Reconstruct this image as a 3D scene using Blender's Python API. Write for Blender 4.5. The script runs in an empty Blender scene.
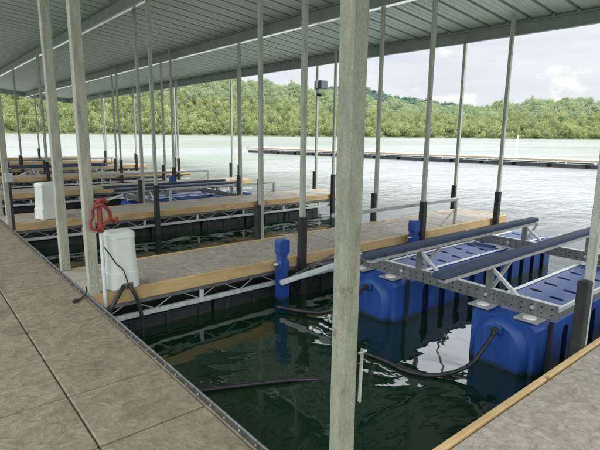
import bpy, bmesh, math, random
import numpy as np
from mathutils import Vector, Matrix, Quaternion
random.seed(7); rng = np.random.default_rng(7)
sc = bpy.context.scene
col = sc.collection
R = math.radians

# ------------------------------------------------------------------ render / camera
sc.view_settings.view_transform = 'Standard'
sc.view_settings.look = 'None'
sc.view_settings.exposure = 0
sc.render.engine = 'CYCLES'
try:
    sc.cycles.use_denoising = True
except Exception:
    pass
yaw, pitch, roll, EYE = R(39.6), R(10.75), R(0.65), 2.1
F = Vector((math.sin(yaw)*math.cos(pitch), math.cos(yaw)*math.cos(pitch), -math.sin(pitch)))
Rt = F.cross(Vector((0, 0, 1))).normalized(); Up = Rt.cross(F)
Uc = Up*math.cos(roll) - Rt*math.sin(roll); Rc = Rt*math.cos(roll) + Up*math.sin(roll)
cam_d = bpy.data.cameras.new('camera'); cam = bpy.data.objects.new('camera', cam_d); col.objects.link(cam)
cam.matrix_world = Matrix(((Rc.x, Uc.x, -F.x, 0), (Rc.y, Uc.y, -F.y, 0), (Rc.z, Uc.z, -F.z, EYE), (0, 0, 0, 1)))
cam_d.sensor_width = 36; cam_d.lens = 28.8; cam_d.clip_end = 8000; cam_d.clip_start = 0.05
sc.camera = cam

# ------------------------------------------------------------------ node helpers
def new_mat(name):
    m = bpy.data.materials.new(name); m.use_nodes = True
    nt = m.node_tree
    return m, nt, nt.nodes['Principled BSDF']

def node(nt, typ, **kw):
    n = nt.nodes.new(typ)
    for k, v in kw.items():
        if k.startswith('i_'):
            n.inputs[k[2:].replace('_', ' ')].default_value = v
        else:
            setattr(n, k, v)
    return n

def ramp(nt, src, stops):
    r = nt.nodes.new('ShaderNodeValToRGB')
    el = r.color_ramp.elements
    while len(el) < len(stops): el.new(0.5)
    for e, (p, c) in zip(el, stops):
        e.position = p; e.color = (c[0], c[1], c[2], 1)
    nt.links.new(src, r.inputs['Fac']); return r.outputs['Color']

def coords(nt, scale=(1, 1, 1), world=True, rot=(0, 0, 0)):
    if world:
        g = nt.nodes.new('ShaderNodeNewGeometry'); out = g.outputs['Position']
    else:
        g = nt.nodes.new('ShaderNodeTexCoord'); out = g.outputs['Object']
    m = nt.nodes.new('ShaderNodeMapping'); m.inputs['Scale'].default_value = scale; m.inputs['Rotation'].default_value = rot
    nt.links.new(out, m.inputs['Vector']); return m.outputs['Vector']

def noise(nt, vec, scale, detail=4, rough=0.55, dist=0.0):
    n = node(nt, 'ShaderNodeTexNoise'); n.inputs['Scale'].default_value = scale
    n.inputs['Detail'].default_value = detail; n.inputs['Roughness'].default_value = rough
    n.inputs['Distortion'].default_value = dist
    nt.links.new(vec, n.inputs['Vector']); return n.outputs['Fac']

def mixc(nt, fac, a, b, mode='MIX'):
    m = nt.nodes.new('ShaderNodeMix'); m.data_type = 'RGBA'; m.blend_type = mode
    for sock, v in ((m.inputs[0], fac), (m.inputs[6], a), (m.inputs[7], b)):
        if isinstance(v, (int, float)): sock.default_value = v
        elif isinstance(v, tuple): sock.default_value = (v[0], v[1], v[2], 1)
        else: nt.links.new(v, sock)
    return m.outputs[2]

def math_n(nt, op, a, b=0.0, c=None, clamp=False):
    m = nt.nodes.new('ShaderNodeMath'); m.operation = op; m.use_clamp = clamp
    for i, v in enumerate((a, b) if c is None else (a, b, c)):
        if isinstance(v, (int, float)): m.inputs[i].default_value = v
        else: nt.links.new(v, m.inputs[i])
    return m.outputs[0]

def bump(nt, bsdf, h, strength, dist):
    b = nt.nodes.new('ShaderNodeBump'); b.inputs['Strength'].default_value = strength
    b.inputs['Distance'].default_value = dist
    nt.links.new(h, b.inputs['Height']); nt.links.new(b.outputs['Normal'], bsdf.inputs['Normal'])
    return b

def simple(name, c1, c2, rough, scale=8, metal=0.0, bstr=0.0, bdist=0.002, stretch=(1, 1, 1), detail=5, lo=0.3, hi=0.7, spec=None):
    m, nt, b = new_mat(name)
    v = coords(nt, stretch)
    n = noise(nt, v, scale, detail, 0.62)
    nt.links.new(ramp(nt, n, [(lo, c1), (hi, c2)]), b.inputs['Base Color'])
    b.inputs['Roughness'].default_value = rough; b.inputs['Metallic'].default_value = metal
    if spec is not None: b.inputs['Specular IOR Level'].default_value = spec
    if bstr: bump(nt, b, noise(nt, v, scale*3, 4), bstr, bdist)
    return m

# ------------------------------------------------------------------ materials
def deck_material(name, c1, c2, tone=1.0):
    m, nt, b = new_mat(name)
    v = coords(nt, (1, 1, 1))
    w = node(nt, 'ShaderNodeTexWave'); w.inputs['Scale'].default_value = 3.2; w.inputs['Distortion'].default_value = 9.0
    w.inputs['Detail'].default_value = 4; w.inputs['Detail Scale'].default_value = 2.1; w.bands_direction = 'Y'
    nt.links.new(v, w.inputs['Vector'])
    fine = noise(nt, v, 42, 5, 0.7)
    mid = noise(nt, v, 9, 4, 0.6, 1.5)
    big = noise(nt, v, 1.3, 4, 0.6)
    h = math_n(nt, 'ADD', math_n(nt, 'MULTIPLY', mid, 1.0), math_n(nt, 'MULTIPLY', w.outputs['Fac'], 0.22))
    base = ramp(nt, mid, [(0.32, c1), (0.66, c2)])
    base = mixc(nt, math_n(nt, 'MULTIPLY', ramp(nt, fine, [(0.38, (0, 0, 0)), (0.62, (1, 1, 1))]), 0.35), base, tuple(x*0.62 for x in c1))
    base = mixc(nt, ramp(nt, big, [(0.4, (0, 0, 0)), (0.7, (.55, .55, .55))]), base, tuple(x*0.72 for x in c2))
    w2 = noise(nt, coords(nt, (7, 1.6, 1)), 3.0, 5, 0.7, 2.0)
    base = mixc(nt, ramp(nt, w2, [(0.55, (0, 0, 0)), (0.75, (.35, .35, .35))]), base, tuple(min(1, x*1.25) for x in c2))
    w3 = noise(nt, v, 17, 7, 0.8, 0.8)
    base = mixc(nt, ramp(nt, w3, [(0.5, (0, 0, 0)), (0.62, (.45, .45, .45))]), base, tuple(x*0.5 for x in c1))
    st = noise(nt, coords(nt, (1, 0.7, 1)), 2.6, 6, 0.7, 0.6)
    base = mixc(nt, ramp(nt, st, [(0.56, (0, 0, 0)), (0.66, (.5, .5, .5))]), base, tuple(x*0.55 for x in c1))
    nt.links.new(base, b.inputs['Base Color'])
    nt.links.new(math_n(nt, 'MULTIPLY_ADD', st, 0.5, 0.4), b.inputs['Roughness'])
    b.inputs['Specular IOR Level'].default_value = 0.3
    bump(nt, b, math_n(nt, 'ADD', h, math_n(nt, 'MULTIPLY', fine, 0.25)), 0.9, 0.012)
    return m

M = {}
M['walk'] = deck_material('walkway_panels', (0.19, 0.152, 0.102), (0.345, 0.29, 0.205))
M['deck'] = deck_material('finger_panels', (0.32, 0.28, 0.22), (0.52, 0.465, 0.38))

def wood_mat(name, c1, c2, stretch):
    m, nt, b = new_mat(name)
    v = coords(nt, stretch)
    n = noise(nt, v, 6, 6, 0.65, 1.2)
    k = noise(nt, coords(nt, (1, 1, 2)), 2.2, 3, 0.5)
    knots = node(nt, 'ShaderNodeTexVoronoi'); knots.inputs['Scale'].default_value = 2.6
    nt.links.new(coords(nt, (1, 1, 2.4)), knots.inputs['Vector'])
    base = ramp(nt, n, [(0.25, c1), (0.7, c2)])
    base = mixc(nt, ramp(nt, k, [(0.45, (0, 0, 0)), (0.7, (.45, .45, .45))]), base, tuple(x*0.6 for x in c1))
    base = mixc(nt, ramp(nt, knots.outputs['Distance'], [(0.03, (.8, .8, .8)), (0.10, (0, 0, 0))]), base, (0.10, 0.055, 0.02))
    wx = noise(nt, coords(nt, (1.2, 2, 5)), 1.6, 6, 0.7)
    base = mixc(nt, ramp(nt, wx, [(0.5, (0, 0, 0)), (0.70, (.4, .4, .4))]), base, (0.36, 0.28, 0.18))
    nt.links.new(base, b.inputs['Base Color']); b.inputs['Roughness'].default_value = 0.65
    bump(nt, b, n, 0.3, 0.003)
    return m
M['wood'] = wood_mat('treated_lumber', (0.52, 0.33, 0.13), (0.74, 0.54, 0.27), (0.35, 3, 9))
M['wood_far'] = wood_mat('faded_lumber', (0.26, 0.19, 0.12), (0.40, 0.31, 0.20), (0.35, 3, 9))
M['wood_old'] = wood_mat('weathered_lumber', (0.16, 0.13, 0.09), (0.30, 0.25, 0.18), (1, 1, 1))

def galv_mat(name, c1, c2, spots, rough=0.5, metal=0.35):
    m, nt, b = new_mat(name)
    v = coords(nt, (1, 1, 0.35))
    n = noise(nt, v, 14, 6, 0.7)
    s = noise(nt, coords(nt, (1, 1, 0.6)), 60, 3, 0.6)
    vo = node(nt, 'ShaderNodeTexVoronoi'); vo.inputs['Scale'].default_value = 130
    nt.links.new(coords(nt), vo.inputs['Vector'])
    bw = nt.nodes.new('ShaderNodeRGBToBW'); nt.links.new(vo.outputs['Color'], bw.inputs[0])
    base = ramp(nt, n, [(0.3, c1), (0.7, c2)])
    base = mixc(nt, 0.15, base, bw.outputs[0], 'OVERLAY')
    base = mixc(nt, ramp(nt, s, [(0.55, (0, 0, 0)), (0.72, (.7, .7, .7))]), base, spots)
    big = noise(nt, coords(nt, (1, 1, 0.12)), 26, 6, 0.7)
    base = mixc(nt, ramp(nt, big, [(0.5, (0, 0, 0)), (0.66, (.5, .5, .5))]), base, tuple(x*0.6 for x in spots))
    dr = noise(nt, coords(nt, (1, 1, 1)), 9, 5, 0.7)
    base = mixc(nt, ramp(nt, dr, [(0.64, (0, 0, 0)), (0.70, (.7, .7, .7))]), base, tuple(x*0.45 for x in spots))
    nt.links.new(base, b.inputs['Base Color'])
    b.inputs['Roughness'].default_value = rough; b.inputs['Metallic'].default_value = metal
    bump(nt, b, s, 0.15, 0.001)
    return m
M['galv'] = galv_mat('galvanised_steel', (0.38, 0.40, 0.38), (0.56, 0.58, 0.55), (0.42, 0.38, 0.30))
M['galv_post'] = galv_mat('aged_galvanised_post', (0.32, 0.33, 0.26), (0.50, 0.49, 0.39), (0.33, 0.28, 0.19), 0.6, 0.1)
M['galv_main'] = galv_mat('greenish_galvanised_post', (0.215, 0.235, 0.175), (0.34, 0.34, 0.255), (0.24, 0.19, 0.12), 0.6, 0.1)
M['galv_slim'] = galv_mat('slim_galvanised_post', (0.38, 0.41, 0.35), (0.56, 0.58, 0.50), (0.34, 0.31, 0.22), 0.5, 0.15)
M['galv_dark'] = galv_mat('shaded_galvanised_frame', (0.16, 0.17, 0.17), (0.30, 0.31, 0.30), (0.14, 0.12, 0.10), 0.45, 0.5)
M['edge'] = galv_mat('dirty_edge_channel', (0.06, 0.055, 0.045), (0.14, 0.13, 0.11), (0.07, 0.05, 0.03), 0.6, 0.2)
M['galv_light'] = galv_mat('bright_galvanised_angle', (0.55, 0.58, 0.56), (0.75, 0.78, 0.76), (0.5, 0.47, 0.4), 0.5, 0.2)
M['beam'] = simple('painted_roof_beam', (0.24, 0.29, 0.265), (0.34, 0.39, 0.36), 0.55, 3, 0.1, 0.1)
M['flange'] = simple('pale_beam_flange', (0.82, 0.86, 0.86), (0.92, 0.94, 0.94), 0.4, 6, 0.0)
M['lip'] = simple('sky_gleam_flange', (0.85, 0.87, 0.87), (0.92, 0.94, 0.94), 0.22, 6, 0.9)  # near-white metal finish put on lower flanges to imitate sky gleam
def grimy(name, c1, c2, rough, scale, grime, zl, bstr, fade=None):
    m, nt, b = new_mat(name)
    v = coords(nt)
    n = noise(nt, v, scale, 7, 0.65)
    base = ramp(nt, n, [(0.3, c1), (0.7, c2)])
    g = nt.nodes.new('ShaderNodeNewGeometry'); sep = nt.nodes.new('ShaderNodeSeparateXYZ'); nt.links.new(g.outputs['Position'], sep.inputs[0])
    drip = noise(nt, coords(nt, (1, 1, 0.12)), 14, 5, 0.7)
    streak = ramp(nt, drip, [(0.52, (0, 0, 0)), (0.70, (.45, .45, .45))])
    base = mixc(nt, streak, base, fade if fade else tuple(x*1.8+.01 for x in c2))
    zz = math_n(nt, 'ADD', sep.outputs['Z'], math_n(nt, 'MULTIPLY', math_n(nt, 'SUBTRACT', noise(nt, v, 9, 4, 0.7), 0.5), 0.12))
    mr = node(nt, 'ShaderNodeMapRange', interpolation_type='SMOOTHSTEP'); nt.links.new(zz, mr.inputs['Value'])
    mr.inputs['From Min'].default_value = zl+.03; mr.inputs['From Max'].default_value = zl-.03; mr.inputs['To Max'].default_value = .85
    base = mixc(nt, mr.outputs['Result'], base, grime)
    sc_ = noise(nt, coords(nt, (1, 6, 6)), 18, 3, 0.6)
    base = mixc(nt, ramp(nt, sc_, [(0.66, (0, 0, 0)), (0.70, (.35, .35, .35))]), base, fade if fade else (0.08, 0.08, 0.08))
    nt.links.new(base, b.inputs['Base Color'])
    nt.links.new(math_n(nt, 'MULTIPLY_ADD', drip, 0.3, rough-.12), b.inputs['Roughness'])
    bump(nt, b, n, bstr, 0.006)
    return m
M['black'] = grimy('black_float_plastic', (0.012, 0.014, 0.017), (0.035, 0.038, 0.042), 0.42, 5, (0.035, 0.042, 0.02), .02, 0.2)
M['sleeve'] = simple('dark_sleeve', (0.014, 0.015, 0.015), (0.035, 0.035, 0.034), 0.6, 9, 0, 0.2)
M['rubber'] = simple('black_rubber_hose', (0.008, 0.008, 0.009), (0.03, 0.03, 0.03), 0.45, 20)
M['blue'] = grimy('blue_float_plastic', (0.010, 0.047, 0.22), (0.018, 0.082, 0.33), 0.44, 2.2, (0.012, 0.03, 0.03), .035, 0.12, (0.05, 0.13, 0.36))
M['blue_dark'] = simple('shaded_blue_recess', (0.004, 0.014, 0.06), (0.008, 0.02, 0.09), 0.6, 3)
M['bunk'] = simple('navy_bunk_carpet', (0.026, 0.042, 0.082), (0.05, 0.075, 0.13), 0.8, 30, 0, 0.3)
M['white'] = simple('white_fibreglass', (0.72, 0.74, 0.67), (0.86, 0.87, 0.81), 0.45, 3, 0, 0.08, 0.004, detail=8)
M['pvc'] = simple('white_pvc_pipe', (0.68, 0.70, 0.68), (0.8, 0.8, 0.78), 0.4, 12)
M['red'] = simple('red_painted_iron', (0.19, 0.026, 0.016), (0.36, 0.06, 0.035), 0.5, 22, 0, 0.3)
M['scum'] = simple('algae_stained_plastic', (0.10, 0.14, 0.03), (0.18, 0.22, 0.06), 0.7, 9)
M['gap'] = simple('dark_underdeck', (0.01, 0.01, 0.01), (0.025, 0.022, 0.02), 0.9, 5)
M['joist'] = simple('brown_joists', (0.10, 0.075, 0.05), (0.22, 0.17, 0.12), 0.8, 7)
M['greybox'] = simple('grey_fixture_enamel', (0.12, 0.14, 0.16), (0.17, 0.19, 0.22), 0.4, 5)

def roof_mat():
    m, nt, b = new_mat('ribbed_roof_steel')
    v = coords(nt, (0.25, 2.5, 1))
    n = noise(nt, v, 3, 5, 0.6)
    s = noise(nt, coords(nt, (0.6, 1, 1)), 1.1, 4, 0.6)
    base = ramp(nt, n, [(0.3, (0.66, 0.76, 0.66)), (0.7, (0.80, 0.88, 0.78))])
    base = mixc(nt, ramp(nt, s, [(0.45, (0, 0, 0)), (0.75, (.5, .5, .5))]), base, (0.52, 0.61, 0.53))
    nt.links.new(base, b.inputs['Base Color']); b.inputs['Roughness'].default_value = 0.42
    b.inputs['Metallic'].default_value = 0.1
    return m
M['roof'] = roof_mat()
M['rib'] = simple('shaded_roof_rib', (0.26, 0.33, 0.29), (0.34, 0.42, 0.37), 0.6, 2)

def water_mat():
    m, nt, b = new_mat('lake_water')
    g = nt.nodes.new('ShaderNodeNewGeometry'); sep = nt.nodes.new('ShaderNodeSeparateXYZ')
    nt.links.new(g.outputs['Position'], sep.inputs[0])
    # open water outside the covered dock is wind-ruffled, the covered slips are calm
    def sstep(val, a, b_):
        q = node(nt, 'ShaderNodeMapRange', interpolation_type='SMOOTHSTEP'); nt.links.new(val, q.inputs['Value'])
        q.inputs['From Min'].default_value = a; q.inputs['From Max'].default_value = b_; return q.outputs['Result']
    o = sstep(math_n(nt, 'ABSOLUTE', math_n(nt, 'SUBTRACT', sep.outputs['X'], 3.0)), 3.2, 17.0)  # reaches behind the camera too, where pale water bounces light under the roof
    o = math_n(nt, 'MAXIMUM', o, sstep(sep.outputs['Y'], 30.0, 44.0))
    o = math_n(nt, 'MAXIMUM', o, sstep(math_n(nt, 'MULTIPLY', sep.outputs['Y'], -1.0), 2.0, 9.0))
    pos = coords(nt, (1, 1, 1))
    calm = noise(nt, pos, 1.0, 3, 0.45, 0.5)
    calm2 = noise(nt, coords(nt, (1, 1, 1)), 7.0, 2, 0.5)
    calm_h = math_n(nt, 'ADD', math_n(nt, 'MULTIPLY', calm, 0.036), math_n(nt, 'MULTIPLY', calm2, 0.0012))
    wv = coords(nt, (1, 1, 1), rot=(0, 0, R(-25)))
    wmap = coords(nt, (1.0, 2.2, 1), rot=(0, 0, R(-20)))
    r1 = noise(nt, wmap, 1.2, 5, 0.62)
    r2 = noise(nt, wmap, 0.22, 3, 0.5)
    rough_h = math_n(nt, 'ADD', math_n(nt, 'MULTIPLY', r1, 0.14), math_n(nt, 'MULTIPLY', r2, 0.25))
    h = math_n(nt, 'ADD', math_n(nt, 'MULTIPLY', calm_h, math_n(nt, 'SUBTRACT', 1.0, o)), math_n(nt, 'MULTIPLY', rough_h, o))
    bp = bump(nt, b, h, 1.0, 1.0)
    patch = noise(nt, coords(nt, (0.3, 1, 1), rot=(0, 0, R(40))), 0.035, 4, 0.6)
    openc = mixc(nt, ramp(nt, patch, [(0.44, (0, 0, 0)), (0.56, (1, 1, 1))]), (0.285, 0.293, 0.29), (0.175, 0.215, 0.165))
    nt.links.new(mixc(nt, o, (0.004, 0.019, 0.009), openc), b.inputs['Base Color'])  # pale base paints sky light on open water, near-black paints roof shade
    ro = math_n(nt, 'MULTIPLY_ADD', o, 0.16, 0.02)
    nt.links.new(ro, b.inputs['Roughness'])
    b.inputs['IOR'].default_value = 1.55
    return m
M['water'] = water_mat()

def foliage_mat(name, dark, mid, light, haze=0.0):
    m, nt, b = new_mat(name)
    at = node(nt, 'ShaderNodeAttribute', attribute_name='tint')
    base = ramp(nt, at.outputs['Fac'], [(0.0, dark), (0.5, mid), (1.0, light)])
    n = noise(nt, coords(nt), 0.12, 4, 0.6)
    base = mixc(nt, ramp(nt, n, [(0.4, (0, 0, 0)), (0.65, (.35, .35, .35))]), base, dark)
    df = nt.nodes.new('ShaderNodeBsdfDiffuse'); tr = nt.nodes.new('ShaderNodeBsdfTranslucent')
    nt.links.new(base, df.inputs['Color']); nt.links.new(base, tr.inputs['Color'])
    mx = nt.nodes.new('ShaderNodeMixShader'); mx.inputs[0].default_value = 0.45
    nt.links.new(df.outputs[0], mx.inputs[1]); nt.links.new(tr.outputs[0], mx.inputs[2])
    nt.links.new(mx.outputs[0], nt.nodes['Material Output'].inputs['Surface'])
    nt.nodes.remove(b)
    return m
M['leaf'] = foliage_mat('woodland_leaves', (0.13, 0.165, 0.085), (0.27, 0.32, 0.14), (0.44, 0.47, 0.21))  # greens lifted and greyed, aerial haze put into the colour
M['leaf_up'] = foliage_mat('haze_tinted_upper_leaves', (0.20, 0.25, 0.15), (0.29, 0.35, 0.20), (0.40, 0.46, 0.25))  # paler still, distance haze painted into these leaves
M['leaf_far'] = foliage_mat('haze_tinted_distant_leaves', (0.10, 0.17, 0.15), (0.15, 0.23, 0.18), (0.19, 0.28, 0.20))  # bluish tint stands in for haze over the far ridge
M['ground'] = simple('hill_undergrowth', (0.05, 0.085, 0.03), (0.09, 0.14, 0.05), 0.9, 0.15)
M['ground_far'] = simple('haze_tinted_ridge_growth', (0.11, 0.18, 0.16), (0.14, 0.22, 0.18), 0.9, 0.05)  # haze over the ridge painted in as paler blue green
M['bank'] = simple('grassy_bank', (0.09, 0.12, 0.05), (0.17, 0.19, 0.09), 0.9, 0.08)
M['trunk'] = simple('tree_bark', (0.10, 0.08, 0.06), (0.2, 0.17, 0.13), 0.9, 3)

# ------------------------------------------------------------------ mesh builder
class MB:
    def __init__(self): self.v = []; self.f = []; self.mi = []; self.sm = []; self.mats = []
    def _m(self, mat):
        if mat not in self.mats: self.mats.append(mat)
        return self.mats.index(mat)
    def add(self, vs, fs, mat, smooth=False, T=None):
        o = len(self.v); k = self._m(mat)
        for p in vs:
            p = Vector(p)
            if T is not None: p = T @ p
            self.v.append(tuple(p))
        for f in fs:
            self.f.append(tuple(i+o for i in f)); self.mi.append(k); self.sm.append(smooth)
        return self
    def box(self, x0, x1, y0, y1, z0, z1, mat, ch=0.0, T=None):
        """box, optionally with chamfered edges"""
        if x0 > x1: x0, x1 = x1, x0
        if y0 > y1: y0, y1 = y1, y0
        if ch <= 0:
            vs = [(x, y, z) for x in (x0, x1) for y in (y0, y1) for z in (z0, z1)]
            fs = [(0, 1, 3, 2), (4, 6, 7, 5), (0, 4, 5, 1), (2, 3, 7, 6), (0, 2, 6, 4), (1, 5, 7, 3)]
            return self.add(vs, fs, mat, False, T)
        ch = min(ch, (x1-x0)/2.05, (y1-y0)/2.05, (z1-z0)/2.05)
        vs = []; idx = {}
        for a, x in enumerate((x0, x1)):
            for b_, y in enumerate((y0, y1)):
                for c, z in enumerate((z0, z1)):
                    sx, sy, sz = (1-2*a)*ch, (1-2*b_)*ch, (1-2*c)*ch
                    for ax, p in enumerate(((x, y+sy, z+sz), (x+sx, y, z+sz), (x+sx, y+sy, z))):
                        idx[(a, b_, c, ax)] = len(vs); vs.append(p)
        I = lambda a, b_, c, ax: idx[(a, b_, c, ax)]
        fs = []
        for s in (0, 1):
            q = [I(s, 0, 0, 0), I(s, 1, 0, 0), I(s, 1, 1, 0), I(s, 0, 1, 0)]; fs.append(q if s else q[::-1])
            q = [I(0, s, 0, 1), I(1, s, 0, 1), I(1, s, 1, 1), I(0, s, 1, 1)]; fs.append(q[::-1] if s else q)
            q = [I(0, 0, s, 2), I(1, 0, s, 2), I(1, 1, s, 2), I(0, 1, s, 2)]; fs.append(q if s else q[::-1])
        for s in (0, 1):
            for t in (0, 1):
                fs.append([I(s, t, 0, 0), I(s, t, 0, 1), I(s, t, 1, 1), I(s, t, 1, 0)])
                fs.append([I(s, 0, t, 0), I(s, 0, t, 2), I(s, 1, t, 2), I(s, 1, t, 0)])
                fs.append([I(0, s, t, 1), I(0, s, t, 2), I(1, s, t, 2), I(1, s, t, 1)])
        for a in (0, 1):
            for b_ in (0, 1):
                for c in (0, 1):
                    fs.append([I(a, b_, c, 0), I(a, b_, c, 1), I(a, b_, c, 2)])
        return self.add(vs, [tuple(f) for f in fs], mat, False, T)
    def tube(self, pts, r, mat, n=10, smooth=True, cap=True):
        pts = [Vector(p) for p in pts]; rs = r if isinstance(r, (list, tuple)) else [r]*len(pts)
        vs = []; up = None
        for i, p in enumerate(pts):
            d = (pts[min(i+1, len(pts)-1)] - pts[max(i-1, 0)]).normalized()
            if up is None: up = d.orthogonal().normalized()
            up = (up - d*up.dot(d)).normalized(); sd = d.cross(up)
            for k in range(n):
                a = 2*math.pi*(k+0.5)/n
                vs.append(p + (up*math.cos(a) + sd*math.sin(a))*rs[i])
        fs = [(i*n+k, i*n+(k+1) % n, (i+1)*n+(k+1) % n, (i+1)*n+k) for i in range(len(pts)-1) for k in range(n)]
        self.add(vs, fs, mat, smooth)
        if cap:
            self.add(vs[:n], [tuple(range(n))[::-1]], mat); self.add(vs[-n:], [tuple(range(n))], mat)
        return self
    def bar(self, a, b, w, h, mat, ch=0.0):
        """rectangular bar between two points: w sideways, h up"""
        a, b = Vector(a), Vector(b); d = (b-a); L = d.length; d.normalize()
        ref = Vector((0, 0, 1)) if abs(d.z) < 0.95 else Vector((0, 1, 0))
        s = d.cross(ref).normalized(); u = s.cross(d)
        T = Matrix(((d.x, s.x, u.x, a.x), (d.y, s.y, u.y, a.y), (d.z, s.z, u.z, a.z), (0, 0, 0, 1)))
        return self.box(0, L, -w/2, w/2, -h/2, h/2, mat, ch, T)
    def prism(self, prof, axis, t0, t1, mat, smooth=False):
        """extrude a 2D profile along axis ('x': prof=(y,z), 'y': prof=(x,z), 'z': prof=(x,y))"""
        n = len(prof)
        def P(p, t): return {'x': (t, p[0], p[1]), 'y': (p[0], t, p[1]), 'z': (p[0], p[1], t)}[axis]
        vs = [P(p, t0) for p in prof] + [P(p, t1) for p in prof]
        fs = [(i, (i+1) % n, n+(i+1) % n, n+i) for i in range(n)]
        self.add(vs, fs, mat, smooth)
        self.add(vs[:n], [tuple(range(n))[::-1]], mat); self.add(vs[n:], [tuple(range(n))], mat)
        return self
    def ball(self, c, r, mat, sx=1, sy=1, sz=1, seg=12, rings=7):
        vs = [(c[0], c[1], c[2]+r*sz)]
        for i in range(1, rings):
            t = math.pi*i/rings
            for k in range(seg):
                a = 2*math.pi*k/seg
                vs.append((c[0]+r*sx*math.sin(t)*math.cos(a), c[1]+r*sy*math.sin(t)*math.sin(a), c[2]+r*sz*math.cos(t)))
        vs.append((c[0], c[1], c[2]-r*sz)); L = len(vs)-1
        fs = [(0, 1+k, 1+(k+1) % seg) for k in range(seg)]
        for i in range(rings-2):
            for k in range(seg):
                a = 1+i*seg; fs.append((a+k, a+seg+k, a+seg+(k+1) % seg, a+(k+1) % seg))
        a = 1+(rings-2)*seg
        fs += [(a+k, L, a+(k+1) % seg) for k in range(seg)]
        return self.add(vs, fs, mat, True)
    def mesh(self, name):
        me = bpy.data.meshes.new(name); me.from_pydata(self.v, [], self.f)
        for m in self.mats: me.materials.append(m)
        me.polygons.foreach_set('material_index', self.mi)
        me.polygons.foreach_set('use_smooth', self.sm)
        me.update()
        bm = bmesh.new(); bm.from_mesh(me); bmesh.ops.recalc_face_normals(bm, faces=bm.faces); bm.to_mesh(me); bm.free()
        return me
    def build(self, name, parent=None, loc=None):
        o = bpy.data.objects.new(name, self.mesh(name)); col.objects.link(o)
        if parent is not None: o.parent = parent
        if loc is not None: o.location = loc
        return o

def tag(o, label, cat, group=None):
    o['label'] = label; o['category'] = cat
    if group: o['group'] = group
    return o
def thing(name, label, cat, loc=(0, 0, 0), group=None, rz=0):
    o = bpy.data.objects.new(name, None); col.objects.link(o); o.location = loc; o.rotation_euler = (0, 0, rz)
    o.empty_display_size = 0.2
    return tag(o, label, cat, group)
def struct(o): o['kind'] = 'structure'; return o
kids = {}
def copy_tree(o, parent=None, loc=None, label=None):
    c = o.copy(); col.objects.link(c)
    if parent is not None: c.parent = parent
    if loc is not None: c.location = loc
    if label: c['label'] = label
    for ch in list(o.children):
        if ch is not c: copy_tree(ch, c)
    return c

# ------------------------------------------------------------------ water, hills, woods
mb = MB()
n = 24
xs = [-1500, -200, -40, 0, 10, 20, 40, 80, 160, 400, 900, 2600]; ys = [-1500, -200, -40, 0, 10, 20, 40, 80, 160, 400, 900, 2600]
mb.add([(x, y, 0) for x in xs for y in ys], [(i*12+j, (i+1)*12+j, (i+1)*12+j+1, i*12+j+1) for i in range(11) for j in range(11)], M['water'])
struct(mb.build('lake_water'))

AZ = [-30, 0, 12, 20, 28, 34, 38, 42, 46, 50, 55, 59, 62, 66, 70, 75, 90, 110]
TN = [.11, .125, .13, .122, .110, .104, .097, .088, .077, .067, .058, .053, .060, .067, .064, .060, .055, .05]
def ridge_tan(az): return float(np.interp(az, AZ, TN))
SH_AZ = [-30, 10, 25, 40, 55, 70, 110]; SH_R = [430, 440, 410, 390, 430, 480, 520]
def shore(az): return float(np.interp(az, SH_AZ, SH_R)) + 9*math.sin(az*0.9) + 5*math.sin(az*2.7+1)
def ground_h(az, t):
    """t: 0 shore .. 1 ridge .. 1.5 behind; returns r, z"""
    r0 = shore(az); D = 520 + 60*math.sin(az*0.25)
    r = r0 + D*t
    top = ridge_tan(az)*(r0+D) - 8.0
    bumps = 2.5*math.sin(az*1.7+t*5) + 1.8*math.sin(az*3.9+t*9)
    if t <= 1: z = -0.5 + min(t*75, 1.3) + (top-1)*(1-(1-t)**1.25)*1.0 + 1.6*bumps*min(t*2, 1)
    else: z = top*(1-(t-1)*1.2) + bumps
    return r, z
azs = [a*0.75-30 for a in range(188)]; ts = [-0.03, 0, .005, .012, .025, .1, .15, .22, .3, .4, .5, .6, .7, .8, .9, 1, 1.15, 1.4]
vs = []
for a in azs:
    for t in ts:
        r, z = ground_h(a, max(t, 0)); r += min(t, 0)*300; z = -1 if t < 0 else z
        vs.append((r*math.sin(R(a)), r*math.cos(R(a)), z))
nt_ = len(ts)
mb = MB()
for i in range(len(azs)-1):
    pass
mb.add(vs, [(i*nt_+j, (i+1)*nt_+j, (i+1)*nt_+j+1, i*nt_+j+1) for i in range(len(azs)-1) for j in range(4)], M['bank'], True)
mb.add(vs, [(i*nt_+j, (i+1)*nt_+j, (i+1)*nt_+j+1, i*nt_+j+1) for i in range(len(azs)-1) for j in range(4, nt_-1)], M['ground'], True)
struct(mb.build('wooded_hills'))

# far ridge
mb = MB(); fr = []
def far_h(az): return 1500*(0.050+0.043*math.exp(-((az-44)/9)**2)+0.002*math.sin(az*0.6)) 
fa = [a*1.0-20 for a in range(130)]
for a in fa:
    for k, (r, s) in enumerate(((1100, 0), (1250, .5), (1500, 1), (1800, .7))):
        fr.append((r*math.sin(R(a)), r*math.cos(R(a)), far_h(a)*s*.93-1))
mb.add(fr, [(i*4+j, (i+1)*4+j, (i+1)*4+j+1, i*4+j+1) for i in range(len(fa)-1) for j in range(3)], M['ground_far'], True)
struct(mb.build('far_ridge'))

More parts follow.
